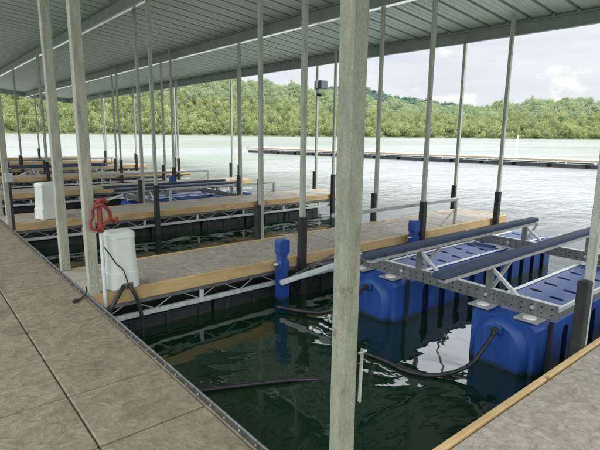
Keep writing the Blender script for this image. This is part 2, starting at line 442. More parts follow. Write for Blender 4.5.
def crown_template(nl, leaf, seed):
    """unit crown: leaf clumps spread through an uneven volume; returns quad verts (n,4,3) and shade per clump"""
    g = np.random.default_rng(seed)
    lobes = g.normal(size=(7, 3)); lobes /= np.linalg.norm(lobes, axis=1)[:, None]; lobes *= 0.42; lobes[:, 2] = np.abs(lobes[:, 2])*0.9
    pk = g.integers(0, 7, nl)
    d = g.normal(size=(nl, 3)); d /= np.linalg.norm(d, axis=1)[:, None]
    rr = 0.30 + 0.28*g.random(nl)
    c = lobes[pk] + d*rr[:, None]
    nrm = d + lobes[pk]*0.9 + g.normal(size=(nl, 3))*0.28; nrm[:, 2] += 0.35
    nrm /= np.linalg.norm(nrm, axis=1)[:, None]
    a = np.cross(nrm, g.normal(size=(nl, 3))); a /= np.linalg.norm(a, axis=1)[:, None]; b = np.cross(nrm, a)
    s = leaf*(0.6+0.8*g.random(nl))[:, None]
    q = np.stack([c-a*s, c-b*s*0.8, c+a*s, c+b*s*0.8], axis=1)
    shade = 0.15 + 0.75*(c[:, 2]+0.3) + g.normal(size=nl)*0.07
    return q, shade
def forest(name, trees, nl, leaf, mat, label, seed=3, trunks=True):
    g = np.random.default_rng(seed)
    T = [crown_template(nl, leaf, seed*10+i) for i in range(6)]
    Q = []; S = []
    for (x, y, z, rad, hgt, tint) in trees:
        q, s = T[g.integers(0, 6)]
        a = g.random()*6.283; ca, sa = math.cos(a), math.sin(a)
        p = q.copy(); X = p[..., 0]*ca - p[..., 1]*sa; Y = p[..., 0]*sa + p[..., 1]*ca
        p = np.stack([X*rad+x, Y*rad+y, p[..., 2]*hgt*0.62+z+hgt*0.55], axis=-1)
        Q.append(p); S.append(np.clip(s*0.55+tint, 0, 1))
    Q = np.concatenate(Q).reshape(-1, 3).astype(np.float32); S = np.repeat(np.concatenate(S), 4).astype(np.float32)
    nv = len(Q); nf = nv//4
    me = bpy.data.meshes.new(name)
    me.vertices.add(nv); me.vertices.foreach_set('co', Q.ravel())
    me.loops.add(nv); me.loops.foreach_set('vertex_index', np.arange(nv, dtype=np.int32))
    me.polygons.add(nf); me.polygons.foreach_set('loop_start', np.arange(0, nv, 4, dtype=np.int32))
    at = me.attributes.new('tint', 'FLOAT', 'POINT'); at.data.foreach_set('value', S)
    me.materials.append(mat); me.update(calc_edges=True)
    o = bpy.data.objects.new(name, me); col.objects.link(o)
    o['kind'] = 'stuff'; tag(o, label, 'woodland')
    return o
trees = []; upper = []
for k in range(15000):
    az = rng.uniform(-2, 80); t = 0.016 + 1.02*rng.random()**1.1
    r, z = ground_h(az, t)
    clump = math.sin(az*1.3+t*7)*math.sin(az*0.57-t*4) + 0.6*math.sin(az*4.1+t*23)
    rad = rng.uniform(2.0, 4.9)*(1+.2*min(t, 1)); hg = rng.uniform(6, 11)*(1.35 if rng.random() < .1 else 1)
    tint = 0.26 + 0.14*clump + rng.normal()*0.17
    if t < 0.06: tint += 0.12
    (trees if t < .28 else upper).append((r*math.sin(R(az)), r*math.cos(R(az)), z-1, rad, hg, tint))
for k in range(560):                                  # the bright row along the shore
    az = -2 + k*82/560 + rng.uniform(-.15, .15); r, z = ground_h(az, 0.008+0.008*rng.random())
    trees.append((r*math.sin(R(az)), r*math.cos(R(az)), z-2.2, rng.uniform(1.8, 4.8), rng.uniform(3, 10), 0.44+rng.normal()*0.2))
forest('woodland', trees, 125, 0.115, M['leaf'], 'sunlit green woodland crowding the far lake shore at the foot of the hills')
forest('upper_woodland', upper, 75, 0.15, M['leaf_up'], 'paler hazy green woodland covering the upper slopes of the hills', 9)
ft = []
for k in range(1500):
    az = rng.uniform(20, 80); s = rng.random()**0.5
    r = 1250+250*s; z = far_h(az)*(.5+.5*s)*.93
    ft.append((r*math.sin(R(az)), r*math.cos(R(az)), z-5, rng.uniform(9, 16), rng.uniform(14, 24), 0.3+rng.normal()*0.12))
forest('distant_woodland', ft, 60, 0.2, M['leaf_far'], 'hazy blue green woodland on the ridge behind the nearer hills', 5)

# ------------------------------------------------------------------ dock layout
DZ = 0.5; PITCH = 4.68
WX = 1.24
def fy(k): return 4.80 + PITCH*(k-1)             # near (camera) side of finger k
FW = 1.15; X0, X1 = 1.30, 9.5
NF = 8                                           # fingers 0..7
PS = 0.61
def roof_z(x): return 4.25 + (9.3-x)*0.105

def deck_panels(x0, x1, y0, y1, mat, ox=0.0, oy=0.0):
    mb = MB(); g = 0.004
    nx = int(math.ceil((x1-x0-ox)/PS)) ; ny = max(1, int(round((y1-y0)/PS)))
    py = (y1-y0)/ny if ny < 4 else PS
    y = y0-(oy if ny >= 4 else 0)
    while y < y1-0.02:
        x = x0-ox
        while x < x1-0.02:
            a, b = max(x, x0), min(x+PS, x1); c, d = max(y, y0), min(y+py, y1)
            dz = random.uniform(-.0005, .0005)
            mb.box(a+g, b-g, c+g*1.8, d-g*1.8, DZ-0.045, DZ+dz, mat, 0.008)
            x += PS
        y += py
    mb.box(x0+.01, x1-.01, y0+.01, y1-.01, DZ-0.075, DZ-0.047, M['gap'])
    return mb

# main walkway
t = thing('main_walkway', 'wide stamped grey walkway along the left, lined by roof posts', 'walkway', (0, 0, 0))
deck_panels(WX-4*PS, WX, -1.29, 37.5, M['walk']).build('deck', t)
mb = MB(); Y0w, Y1w = -1.6, 37.6
mb.box(WX+.002, WX+.012, Y0w, Y1w, DZ-.05, DZ-.002, M['wood_old'])
mb.box(WX+.013, WX+.044, Y0w, Y1w, DZ-.12, DZ-.012, M['edge'], .004)
mb.box(WX+.045, WX+.056, Y0w, Y1w, DZ-.12, DZ+.004, M['galv_dark'], .002)
mb.build('edge_channel', t)
y = -.2
while y < 12:
    MB().tube([(WX+.029, y, DZ-.013), (WX+.029, y, DZ-.004)], .0065, M['galv'], 8).build('bolt', t); y += .16
mb = MB()
mb.box(WX-.02, WX+.056, Y0w, Y1w, .13, .19, M['galv']); mb.box(-1.2, WX-.03, Y0w, Y1w, .36, .42, M['joist'])
mb.build('side_frame', t)
for k in range(16):
    MB().box(-1.1, WX-.02, -1.2+k*2.4, 1.0+k*2.4, -.3, .12, M['black'], .03).build('float', t)

def ordn(k): return ['corner', 'nearest', 'second', 'third', 'fourth', 'fifth', 'sixth', 'farthest'][k]
def fname(k):
    return 'dock corner at lower right' if k == 0 else f'the {ordn(k)} finger dock'

def make_finger(k):
    y0 = fy(k); y1 = y0+FW
    lab = {0: 'grey panelled dock with tan wooden edge in the lower right corner',
           1: 'nearest long finger dock with tan wood edge, blower box and black floats',
           2: 'second finger dock from the camera, smaller white box at its root'}.get(
               k, f'{ordn(k)} finger dock out from the camera, tan wood edge boards')
    t = thing('finger_dock', lab, 'finger dock', (X0, y0, 0), 'finger docks side by side under the roof')
    def B(mb, name, p=t):
        o = mb.build(name, p); o.matrix_parent_inverse = Matrix.Translation((-X0, -y0, 0)); return o
    B(deck_panels(X0, X1-.05, y0+.045, y1-.045, M['deck']), 'deck')
    nb = 3; L = (X1-X0)/nb
    for yy, s in ((y0, 1), (y1-.04, -1)):
        for i in range(nb):
            eb = MB().box(X0+i*L+.003, X0+(i+1)*L-.003, yy, yy+.04, DZ-.135, DZ+.004 if k else DZ+.006, M['wood'], .004)
            B(eb, 'edge_board')
    B(MB().box(X1-.042, X1, y0+.042, y1-.042, DZ-.135, DZ+.004, M['wood'], .004), 'end_board')
    for yy in (y0+.02, y1-.06):
        mb = MB()
        mb.box(X0, X1-.01, yy-.006, yy+.045, .165, .215, M['galv_light'], .004)
        mb.box(X0, X1-.01, yy+.006, yy+.03, DZ-.185, DZ-.14, M['galv_dark'])
        x = X0+.12; up = True
        while x < X1-.4:
            a = (x, yy+.015, .21 if up else .355); b = (x+.27, yy+.015, .355 if up else .21)
            mb.tube([a, b], .0065, M['galv'], 6); x += .27; up = not up
        x = X0+1.2
        while x < X1-.2:
            mb.box(x, x+.045, yy-.002, yy+.03, .216, DZ-.186, M['galv_light']); x += 1.2
        B(mb, 'truss')
    mb = MB(); x = X0+.3
    while x < X1-.1:
        mb.box(x, x+.04, y0+.07, y1-.07, .335, .42, M['joist']); x += .4
    mb.box(X0+.3, X1-.2, y0+.32, y0+.36, .24, .36, M['joist']); mb.box(X0+.3, X1-.2, y1-.36, y1-.32, .24, .36, M['joist'])
    B(mb, 'joists')
    x = X0+.25; fl = 1.14
    while x+fl < X1+.05:
        mb = MB()
        mb.box(x, x+fl, y0+.07, y1-.07, -.32, .155, M['black'], .03)
        for q in (0.14, 0.5, 0.86):
            xx = x+fl*q
            for yy in (y0+.048, y1-.07):
                mb.box(xx-.035, xx+.035, yy, yy+.022, -.3, .12, M['black'], .008)
        mb.box(x+.02, x+fl-.02, y0+.055, y1-.055, .105, .135, M['black'], .008)
        B(mb, 'float'); x += fl+.03
    return t
for k in range(NF): make_finger(k)

# ------------------------------------------------------------------ posts
def post_mesh(w, ztop, mat, z0):
    mb = MB(); mb.box(-w/2, w/2, -w/2, w/2, z0, ztop, mat, w*.05)
    return mb
def make_post(x, y, kind, label):
    """kind: root (square, stands on the walkway edge) / near / far (slim with dark sleeve)"""
    grp = 'square roof posts along the walkway' if kind == 'root' else 'slim roof posts along the finger docks'
    t = thing('roof_post', label, 'post', (x, y, 0), grp)
    if kind == 'root':
        zt = roof_z(x)-.03
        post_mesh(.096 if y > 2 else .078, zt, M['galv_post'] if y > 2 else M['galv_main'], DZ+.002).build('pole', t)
        mb = MB(); mb.box(-.085, .085, -.085, .085, zt-.02, zt, M['galv'], .003); mb.build('cap_plate', t)
        mb = MB()
        for s in (-1, 1):
            mb.tube([(s*.02, -.040, DZ+.1), (s*.02, -.056, DZ+.1)], .009, M['galv_light'], 6)
        mb.build('bolts', t)
    else:
        zt = roof_z(x)-.02
        w = .06
        mb = post_mesh(w, zt, M['galv_slim'], -.6 if kind == 'near' else .36); mb.build('pole', t)
        mb = MB()
        if kind == 'near':
            h = 1.04; a = .046
            mb.box(-a, a, -a, -a+.012, -.3, h, M['sleeve'], .003); mb.box(-a, a, a-.012, a, -.3, h, M['sleeve'], .003)
            mb.box(-a, -a+.012, -a+.0125, a-.0125, -.3, h-.002, M['sleeve']); mb.box(a-.012, a, -a+.0125, a-.0125, -.3, h-.002, M['sleeve'])
        else:
            h = 1.03
            if y < 2: mb.box(-.125, -.034, -.042, .04, .1, h, M['sleeve'], .008)
            else: mb.box(-.11, -.034, -.06, .03, .1, h, M['sleeve'], .008)
        mb.build('sleeve', t)
        mb = MB(); mb.box(-.02, .02, (.034 if kind == 'near' else -.12), (.10 if kind == 'near' else -.034), .22, .27, M['galv']); mb.build('bracket', t)
    return t
for k in range(NF):
    y0, y1 = fy(k), fy(k)+FW
    nm = fname(k)
    root_n = {0: None}.get(k, f'square roof post on the walkway at near corner of {nm}')
    root_f = f'square roof post on the walkway at far corner of {nm}'
    if k == 0:
        make_post(1.345, y1+.055, 'root', 'thickest square weathered metal post standing in front at picture centre')
    else:
        make_post(1.345, y0+.06, 'root', root_n if k != 1 else 'square roof post beside the red valve and large white box')
        make_post(1.345, y1-.02, 'root', root_f)
    nth = ['closest to the walkway', 'at mid length', 'near its outer end']
    for j, x in enumerate((3.95, 6.53, 8.92)):
        if k >= 1:
            make_post(x, y0-.075, 'near', f'slim sleeved post on camera side of {nm}, {nth[j]}')
    for j, x in enumerate(((3.98 if k == 0 else 4.18), 6.8, 9.42)):
        if k == 0 and j > 0: continue
        lab = 'slim post with wide dark sleeve standing at right picture edge' if k == 0 else \
            f'slim sleeved post on far side of {nm}, {nth[j]}'
        make_post(x, y1+.045, 'far', lab)

# ------------------------------------------------------------------ roof
RX0, RY0, RY1 = -1.5, -2.6, 36.0  # near edges lie out of view, set by how they light the deck
t = thing('dock_roof', 'ribbed pale green metal roof on steel beams over the boat slips', 'roof', (0, 0, 0))
mb = MB(); rib = 0.425
prof = []; y = RY0
while y < RY1-.01:
    prof += [(y, 0), (y+rib-.075, 0), (y+rib-.055, .038), (y+rib-.02, .038)]
    # small stiffening flutes between the major ribs
    y += rib
n = len(prof)
va = []
for x in (RX0, 9.42):
    for (yy, dz) in prof: va.append((x, yy, roof_z(x)+.002+dz))
faces = [(i, i+1, n+i+1, n+i) for i in range(n-1)]
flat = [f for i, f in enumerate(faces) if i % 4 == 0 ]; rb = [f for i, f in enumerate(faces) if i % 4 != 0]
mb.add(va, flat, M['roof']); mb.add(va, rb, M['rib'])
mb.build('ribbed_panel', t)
mb = MB()
for x in (RX0, 9.42): pass
mb.add([(RX0, RY0, roof_z(RX0)+.05), (9.45, RY0, roof_z(9.45)+.05), (9.45, RY1, roof_z(9.45)+.05), (RX0, RY1, roof_z(RX0)+.05)], [(0, 1, 2, 3)], M['rib'])
mb.build('top_sheet', t)
mb = MB(); y = RY0+.2
while y < RY1:                                        # minor flutes
    for q in (.115, .23):
        a, b = (RX0, y-.2+q, roof_z(RX0)-.003), (9.4, y-.2+q, roof_z(9.4)-.003)
        mb.bar(a, b, .014, .006, M['roof'])
    y += rib
mb.build('panel_flutes', t)
def beam(x, z_bot, z_top, name, pale=True):
    mb = MB()
    mb.box(x-.012, x+.012, RY0+.05, RY1-.05, z_bot+.013, z_top-.013, M['beam'])
    mb.box(x-.07, x+.07, RY0+.05, RY1-.05, z_top-.012, z_top, M['beam'])
    mb.box(x-.035, x+.075, RY0+.05, RY1-.05, z_bot, z_bot+.012, M['lip'] if pale else M['beam'])
    o = mb.build(name, t); return o
for x, zb in ((1.34, None), (3.87, None), (6.65, None)):
    zt = roof_z(x)-.03; beam(x, zt-.25, zt, 'beam')
MB().tube([(3.78, RY0+.1, roof_z(3.78)-.33), (3.78, RY1-.1, roof_z(3.78)-.33)], .013, M['galv'], 8).build('conduit', t)
# eave beam + fascia
mb = MB(); zt = roof_z(9.3)-.0
mb.box(9.30, 9.33, RY0, RY1, zt-.27, zt-.005, M['beam'], .004)
mb.box(9.24, 9.299, RY0, RY1, zt-.27, zt-.255, M['beam']); mb.box(9.24, 9.299, RY0, RY1, zt-.06, zt-.045, M['rib'])
mb.build('eave_beam', t)
mb = MB(); mb.box(9.42, 9.45, RY0-.03, RY1+.03, zt-.12, zt+.07, M['beam'], .004); mb.build('eave_trim', t)
mb = MB(); y = RY0+rib-.037
while y < RY1:
    mb.box(9.24, 9.29, y-.02, y+.02, zt-.044, zt-.002, M['rib']); y += rib
mb.build('clips', t)
for yy in (RY0-.05, RY1+.01):
    mb = MB()
    a, b = (RX0, yy, roof_z(RX0)-.12), (9.4, yy, roof_z(9.4)-.12)
    mb.bar(a, b, .04, .30, M['beam']); mb.build('end_beam', t)
for k in range(NF):                                   # rafters crossing at finger posts
    pass

# ------------------------------------------------------------------ boat lift
def float_mesh(L, W, H):
    """blue lift tank along +X from the origin (front face at x=0), y -W/2..W/2, waterline at z=0"""
    bm = bmesh.new()
    # cross section
    zt, zb = 0.5, -0.25; w = W/2
    nose = 0.10
    sec = [(-w+.05, zb), (w-.05, zb), (w, zb+.05), (w, zt-.06), (w-.05, zt-.012), (w-.10, zt), (-w+.10, zt), (-w+.05, zt-.012), (-w, zt-.06), (-w, zb+.05)]
    stations = [(0, .90), (.03, .955), (.10, 1.0), (L-.10, 1), (L-.03, .955), (L, .90)]
    rings = []
    for x, s in stations:
        rings.append([bm.verts.new((x, y*s, (z-.12)*s+.12)) for y, z in sec])
    for i in range(len(rings)-1):
        for j in range(len(sec)):
            bm.faces.new((rings[i][j], rings[i][(j+1) % 10], rings[i+1][(j+1) % 10], rings[i+1][j]))
    bm.faces.new(rings[0][::-1]); bm.faces.new(rings[-1])
    bmesh.ops.recalc_face_normals(bm, faces=bm.faces)
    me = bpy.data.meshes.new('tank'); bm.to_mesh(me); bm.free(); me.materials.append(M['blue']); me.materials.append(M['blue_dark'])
    o = bpy.data.objects.new('tank', me); col.objects.link(o)
    # cutters: oval recesses on top, tall arched recesses on the sides
    cm = MB(); x = .48; 
    while x < L-.3:
        for yy, ph in ((-.125, 0), (.125, .10)):
            if x+ph > L-.3: continue
            ring = []
            for i in range(16):
                a = i*math.pi/8
                ring.append((x+ph+.030*math.sin(a)*(1+.25*math.cos(a))+.012*math.cos(a), yy+.078*math.cos(a)))
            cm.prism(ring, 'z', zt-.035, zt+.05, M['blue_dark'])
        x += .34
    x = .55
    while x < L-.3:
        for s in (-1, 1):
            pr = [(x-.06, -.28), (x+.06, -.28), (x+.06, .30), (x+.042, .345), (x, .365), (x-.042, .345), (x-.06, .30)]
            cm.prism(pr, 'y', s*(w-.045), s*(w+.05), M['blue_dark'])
        x += .34
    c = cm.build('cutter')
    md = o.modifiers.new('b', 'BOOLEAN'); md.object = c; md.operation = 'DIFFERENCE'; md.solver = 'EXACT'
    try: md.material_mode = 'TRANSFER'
    except Exception: pass
    bv = o.modifiers.new('bev', 'BEVEL'); bv.width = .008; bv.segments = 2; bv.limit_method = 'ANGLE'; bv.angle_limit = R(40)
    dg = bpy.context.evaluated_depsgraph_get()
    res = bpy.data.meshes.new_from_object(o.evaluated_get(dg))
    bpy.data.objects.remove(o); bpy.data.objects.remove(c)
    return res
FL, FWID = 3.95, .68
tank_me = float_mesh(FL, FWID, .75)
def obj(name, me, parent, loc=(0, 0, 0)):
    o = bpy.data.objects.new(name, me); col.objects.link(o); o.parent = parent; o.location = loc; return o

def make_lift(base, label):
    """local frame: x=0 at tank fronts, y=0 at near tank centre"""
    t = thing('boat_lift', label, 'boat lift', base, 'floating boat lifts in the slips')
    SP = 1.58                                        # tank spacing
    for y in (0, SP):
        tk = obj('float_tank', tank_me, t, (0, y, 0))
        mb = MB()                                    # domed end with arch
        pr = []
        for i in range(13):
            a = math.pi*i/12; pr.append((.27*math.cos(a), .15+.33*math.sin(a)))
        pr += [(-.27, -.2), (.27, -.2)]
        n = len(pr)
        vs = [(.02, p[0], p[1]) for p in pr] + [(-.05, p[0]*.93, (p[1]-.1)*.94+.1) for p in pr] + [(-.075, p[0]*.78, (p[1]-.1)*.8+.1) for p in pr]
        mb.add(vs, [(r*n+i, r*n+(i+1) % n, (r+1)*n+(i+1) % n, (r+1)*n+i) for r in (0, 1) for i in range(n)], M['blue'], True)
        mb.add(vs[2*n:], [tuple(range(n))], M['blue'])
        mb.build('end_dome', tk)
        mb = MB(); mb.box(-.12, -.074, -.05, .05, .33, .41, M['blue'], .012); mb.tube([(-.15, 0, .37), (-.1, 0, .37)], .034, M['black'], 12)
        mb.build('hose_inlet', tk)
        for yy in (-.37, .345):
            MB().box(.16, .20, yy, yy+.03, -.2, .49, M['black'], .004).build('strap', tk)
            MB().box(3.6, 3.64, yy, yy+.03, -.2, .49, M['black'], .004).build('strap', tk)
        for yy in (-.30, .255):
            MB().box(.32, FL-.2, yy, yy+.045, .501, .508, M['flange'], .002).build('wear_strip', tk)
        for yy in (-.33, .12):
            MB().box(-.06, .19, yy, yy+.21, .505, .520, M['galv'], .003).build('mount_plate', tk)
        for yy in (-.225, .225):
            MB().ball((.03, yy, .521), .062, M['pvc'], 1, 1, .28).build('cap', tk)
            MB().ball((2.43, yy, .515), .05, M['pvc'], 1, 1, .4).build('cap', tk)
        for yy in (-.36, .30):
            MB().box(3.70, 3.86, yy-.01, yy+.07, .30, .47, M['blue'], .02).build('corner_lug', tk)
    # cross beams
    for x, nm in ((.06, 'front'), (2.47, 'rear')):
        mb = MB(); y0, y1 = -.42, SP+.42
        mb.box(x+.06, x+.068, y0, y1, .524, .655, M['galv_dark']); mb.box(x+.069, x+.125, y0, y1, .647, .655, M['galv_light']); mb.box(x+.069, x+.125, y0, y1, .524, .532, M['galv_dark'])
        yy = y0+.05
        while yy < y1:
            for zz in (.56, .615):
                mb.tube([(x+.0565, yy, zz), (x+.0598, yy, zz)], .008, M['gap'], 8)
            yy += .09
        mb.build('cross_beam', t)
        mb = MB()
        for yy in (-.2, .25, SP-.3, SP+.2): mb.tube([(x+.05, yy, .59), (x+.075, yy, .59)], .017, M['galv_light'], 6)
        mb.build('bolts', t)
    for y in (-.40, SP+.40):
        MB().box(.13, 2.52, y-.02, y+.02, .535, .60, M['galv_dark'], .003).build('side_rail', t)
    # bunks
    for y in (.24, 1.07):
        bk = MB(); bk.box(-.72, 2.84, y-.062, y+.062, .90, .955, M['bunk'], .012); bo = bk.build('bunk', t)
        MB().box(-.66, 2.80, y-.04, y+.04, .862, .899, M['galv']).build('bunk_rail', bo)
        for x in (.13, 2.54):
            MB().box(x, x+.05, y-.03, y+.03, .52, .861, M['galv_dark'], .003).build('bracket', bo)
            MB().bar((x+.025, y-.02, .845), (x+.025, y-.34, .60), .032, .032, M['galv_light'], .003).build('brace', bo)
            MB().bar((x+.05, y, .62), (x+.40, y, .85), .03, .02, M['galv']).build('brace', bo)
    # hinge arms towards the dock
    MB().bar((.1, SP+.38, .60), (-.60, SP+1.02, .25), .05, .06, M['galv_light'], .004).build('hinge_arm', t)
    MB().bar((.1, SP+.30, .58), (-.10, SP+1.02, .40), .03, .03, M['galv_dark']).build('hinge_arm', t)
    MB().bar((2.5, SP+.38, .60), (3.0, SP+1.02, .27), .05, .05, M['galv']).build('hinge_arm', t)
    MB().bar((-.50, SP+.98, .30), (.35, SP+1.0, .50), .025, .025, M['galv_dark']).build('brace', t)
    return t
LB = (4.12, 2.03, 0)
make_lift(LB, 'blue tank boat lift with navy bunks floating in the nearest slip')
l0 = bpy.data.objects['boat_lift']
bpy.context.view_layer.update()
copy_tree(l0, None, (4.6, 2.03+2*PITCH+.1, -.22), 'blue boat lift with navy bunks beyond the second finger dock')
copy_tree(l0, None, (3.9, 2.03+4*PITCH+.1, -.22), 'small distant blue boat lift beyond the fourth finger dock')

# ------------------------------------------------------------------ blue bumpers
def make_bumper(x, y, z0, z1, label):
    t = thing('dock_bumper', label, 'bumper', (x, y, 0), 'blue plastic bumpers on the docks')
    mb = MB(); w = .075
    H = z1-z0
    pr = [(-w, z0), (w*.9, z0), (w*1.0, z0+.3*H), (w*.9, z0+.42*H), (w*.55, z0+.47*H), (w*.55, z0+.50*H), (w*.95, z0+.53*H), (w*.95, z0+.66*H), (w*.5, z0+.70*H), (w*.5, z0+.76*H),
          (w, z0+.80*H), (w, z1-.03), (w*.75, z1), (-w*.85, z1), (-w, z1-.03), (-w, z0+.80*H), (-w*.7, z0+.76*H), (-w*.7, z0+.68*H), (-w*.9, z0+.64*H)]
    mb.prism(pr, 'y', -.06, .055, M['blue']); mb.build('body', t)
    MB().box(-.03, .03, .056, .10, z0+.55*H, z0+.62*H, M['galv_light']).build('bracket', t); MB().box(-w*1.6, -w*1.02, -.03, .02, .47, .49, M['pvc'], .003).build('bolt', t)
    return t
make_bumper(3.60, fy(1)-.10, -.05, .79, 'blue notched bumper upright on the nearest finger dock beside dark sleeve')
make_bumper(6.28, fy(1)-.10, -.05, .75, 'blue bumper top showing above the long navy bunk of the lift')
make_bumper(2.36, 11.0, -.1, 1.02, 'tall blue upright seen between the two left walkway posts')
make_bumper(6.43, fy(3)-.12, -.05, .76, 'small distant blue bumper on the third finger dock')
make_bumper(3.4, fy(5)-.12, -.05, .8, 'tiny distant blue bumper on the fifth finger dock')

# ------------------------------------------------------------------ rails
def make_rail(x0, x1, y, z, label, base=DZ):
    t = thing('hand_rail', label, 'rail', (x0, y, base), 'pipe rails on the finger docks')
    z -= base
    mb = MB(); mb.box(-.1, x1-x0+.05, -.025, .025, z-.055, z, M['galv'], .006); mb.build('top_rail', t)
    for x in (0, x1-x0):
        MB().box(x-.025, x+.025, -.024, .024, .0, z-.056, M['galv'], .005).build('leg', t)
    MB().bar((x1-x0-.03, 0, z*.55), (x1-x0-.45, 0, .01), .02, .02, M['galv']).build('brace', t)
    MB().bar((.03, 0, z*.55), (.45, 0, .01), .02, .02, M['galv']).build('brace', t)
    return t
make_rail(4.75, 7.75, fy(1)+.10, .985, 'grey metal hand rail on nearest finger dock above the blue lift')
make_rail(4.85, 7.9, fy(2)+FW+.08, .80, 'low grey rail on far side of the second finger dock', .3)
make_rail(4.4, 7.8, fy(3)+.1, .90, 'grey rail on the third finger dock, partly behind posts')
make_rail(4.4, 7.8, fy(5)+.1, .90, 'small distant grey rail on the fifth finger dock')

# ------------------------------------------------------------------ blower boxes, pipes, valve
def make_blower(x, y, w, h, rz, label, rr=.085):
    t = thing('blower_box', label, 'equipment box', (x, y, DZ+.012), 'white blower boxes on finger docks', rz)
    mb = MB()
    def ring(z, hw, hd, n=7):
        r = min(rr, hd*.8)
        o = []
        for cx, cy, a0 in ((hw-r, hd-r, 0), (-hw+r, hd-r, 90), (-hw+r, -hd+r, 180), (hw-r, -hd+r, 270)):
            for i in range(n+1):
                a = R(a0+90*i/n); o.append((cx+r*math.cos(a), cy+r*math.sin(a), z))
        return o
    hw, hd = w/2, .15
    rs = [ring(0, hw, hd), ring(h*.28, hw*.985, hd*.98), ring(h*.29, hw*.93, hd*.94), ring(h*.88, hw*.86, hd*.88), ring(h*.885, hw*.90, hd*.92), ring(h*.955, hw*.885, hd*.9), ring(h*.985, hw*.82, hd*.82), ring(h, hw*.68, hd*.62)]
    n = len(rs[0]); vs = [p for r_ in rs for p in r_]
    mb.add(vs, [(k*n+i, k*n+(i+1) % n, (k+1)*n+(i+1) % n, (k+1)*n+i) for k in range(3) for i in range(n)], M['white'])
    b = mb.build('body', t)
    mb = MB(); mb.add(vs[3*n:], [(k*n+i, k*n+(i+1) % n, (k+1)*n+(i+1) % n, (k+1)*n+i) for k in range(4) for i in range(n)]+[tuple(4*n+i for i in range(n))], M['white']); mb.build('lid', t)
    return t
tb = make_blower(1.65, 4.94, .325, .59, 0, 'large white tapered blower box beside the red valve on nearest finger dock')
mb = MB(); mb.box(-.03, .07, -.158, -.149, .0, .06, M['wood_old'], .003); mb.box(.0, .04, -.162, -.159, .01, .045, M['black']); mb.build('outlet_plate', tb)
make_blower(2.05, 9.80, .46, .66, R(16), 'smaller squarish white blower box on the second finger dock between two posts', .02)

def smooth_path(pts, n=8):
    P = [Vector(p) for p in pts]; out = []
    for i in range(len(P)-1):
        p0, p1, p2, p3 = P[max(i-1, 0)], P[i], P[i+1], P[min(i+2, len(P)-1)]
        for k in range(n):
            s = k/n
            out.append(0.5*((2*p1)+(-p0+p2)*s+(2*p0-5*p1+4*p2-p3)*s*s+(-p0+3*p1-3*p2+p3)*s**3))
    out.append(P[-1]); return out
o = MB().tube(smooth_path([(1.66, 4.86, .56), (1.60, 4.77, .53), (1.50, 4.72, .42), (1.43, 4.70, .30), (1.42, 4.68, .1)]), .022, M['rubber']).build('air_pipe')
tag(o, 'thick black hose bending left from the base of large white box', 'hose')
o = MB().tube(smooth_path([(1.67, 4.855, .57), (1.70, 4.76, .50), (1.74, 4.72, .36), (1.76, 4.70, .18), (1.75, 4.68, -.05)]), .02, M['rubber']).build('air_pipe')
tag(o, 'thick black hose bending right from the white box into the water', 'hose')
o = MB().tube(smooth_path([(1.44, 4.80, 1.0), (1.50, 4.79, .90), (1.56, 4.78, .79), (1.62, 4.775, .72), (1.66, 4.775, .58)]), .006, M['rubber'], 8).build('power_cord')
tag(o, 'thin black cord drooping diagonally across the front of large white box', 'cord')
o = MB().tube(smooth_path([(1.13, 4.70, .512), (1.20, 4.76, .511), (1.27, 4.85, .53), (1.30, 4.95, .56)]), .008, M['rubber'], 8).tube([(1.11, 4.685, .518), (1.15, 4.715, .518)], .016, M['rubber'], 8).build('power_cord')
tag(o, 'short black cord end lying on the walkway beside the square post', 'cord')

t = thing('lever_valve', 'red cast lever valve on a slim white pipe beside the post', 'valve', (1.435, 4.80, 0))
mb = MB(); mb.tube([(0, 0, .36), (0, 0, 1.16)], .019, M['pvc'], 14); mb.build('pipe', t)
mb = MB()
mb.tube([(0, 0, 1.13), (0, 0, 1.19), (0, 0, 1.2), (0, 0, 1.40)], [.034, .034, .026, .024], M['red'], 12)
mb.tube([(0, 0, 1.39), (0, 0, 1.43), (0, 0, 1.44)], [.045, .045, .02], M['red'], 12)
mb.tube(smooth_path([(.03, 0, 1.40), (.085, 0, 1.34), (.10, 0, 1.27), (.06, 0, 1.22), (.02, 0, 1.19)]), .018, M['red'], 8)
mb.tube(smooth_path([(.08, 0, 1.25), (.12, 0, 1.235), (.16, 0, 1.23)]), .014, M['red'], 8)
mb.tube([(.155, 0, 1.20), (.16, 0, 1.265)], .017, M['red'], 8)
mb.build('body', t)
mb = MB(); mb.tube(smooth_path([(-.01, -.03, 1.40), (-.07, -.03, 1.37), (-.075, -.03, 1.30), (-.10, -.03, 1.25), (-.095, -.03, 1.19), (-.05, -.03, 1.16), (-.01, -.02, 1.18)]), .014, M['red'], 8)
mb.build('handle', t)
mb = MB(); mb.tube(smooth_path([(-.04, -.02, 1.42), (.02, -.03, 1.455), (.075, -.02, 1.42)]), .018, M['red'], 8); mb.build('lever', t)

t = thing('service_pedestal', 'thin dark pedestal with small grey box at second finger dock corner', 'pedestal', (1.30, 8.9, DZ))
MB().box(-.02, .02, -.02, .02, .002, .78, M['sleeve'], .004).build('stand', t)
MB().box(-.055, .055, -.04, .04, .782, .93, M['galv'], .01).build('box', t)

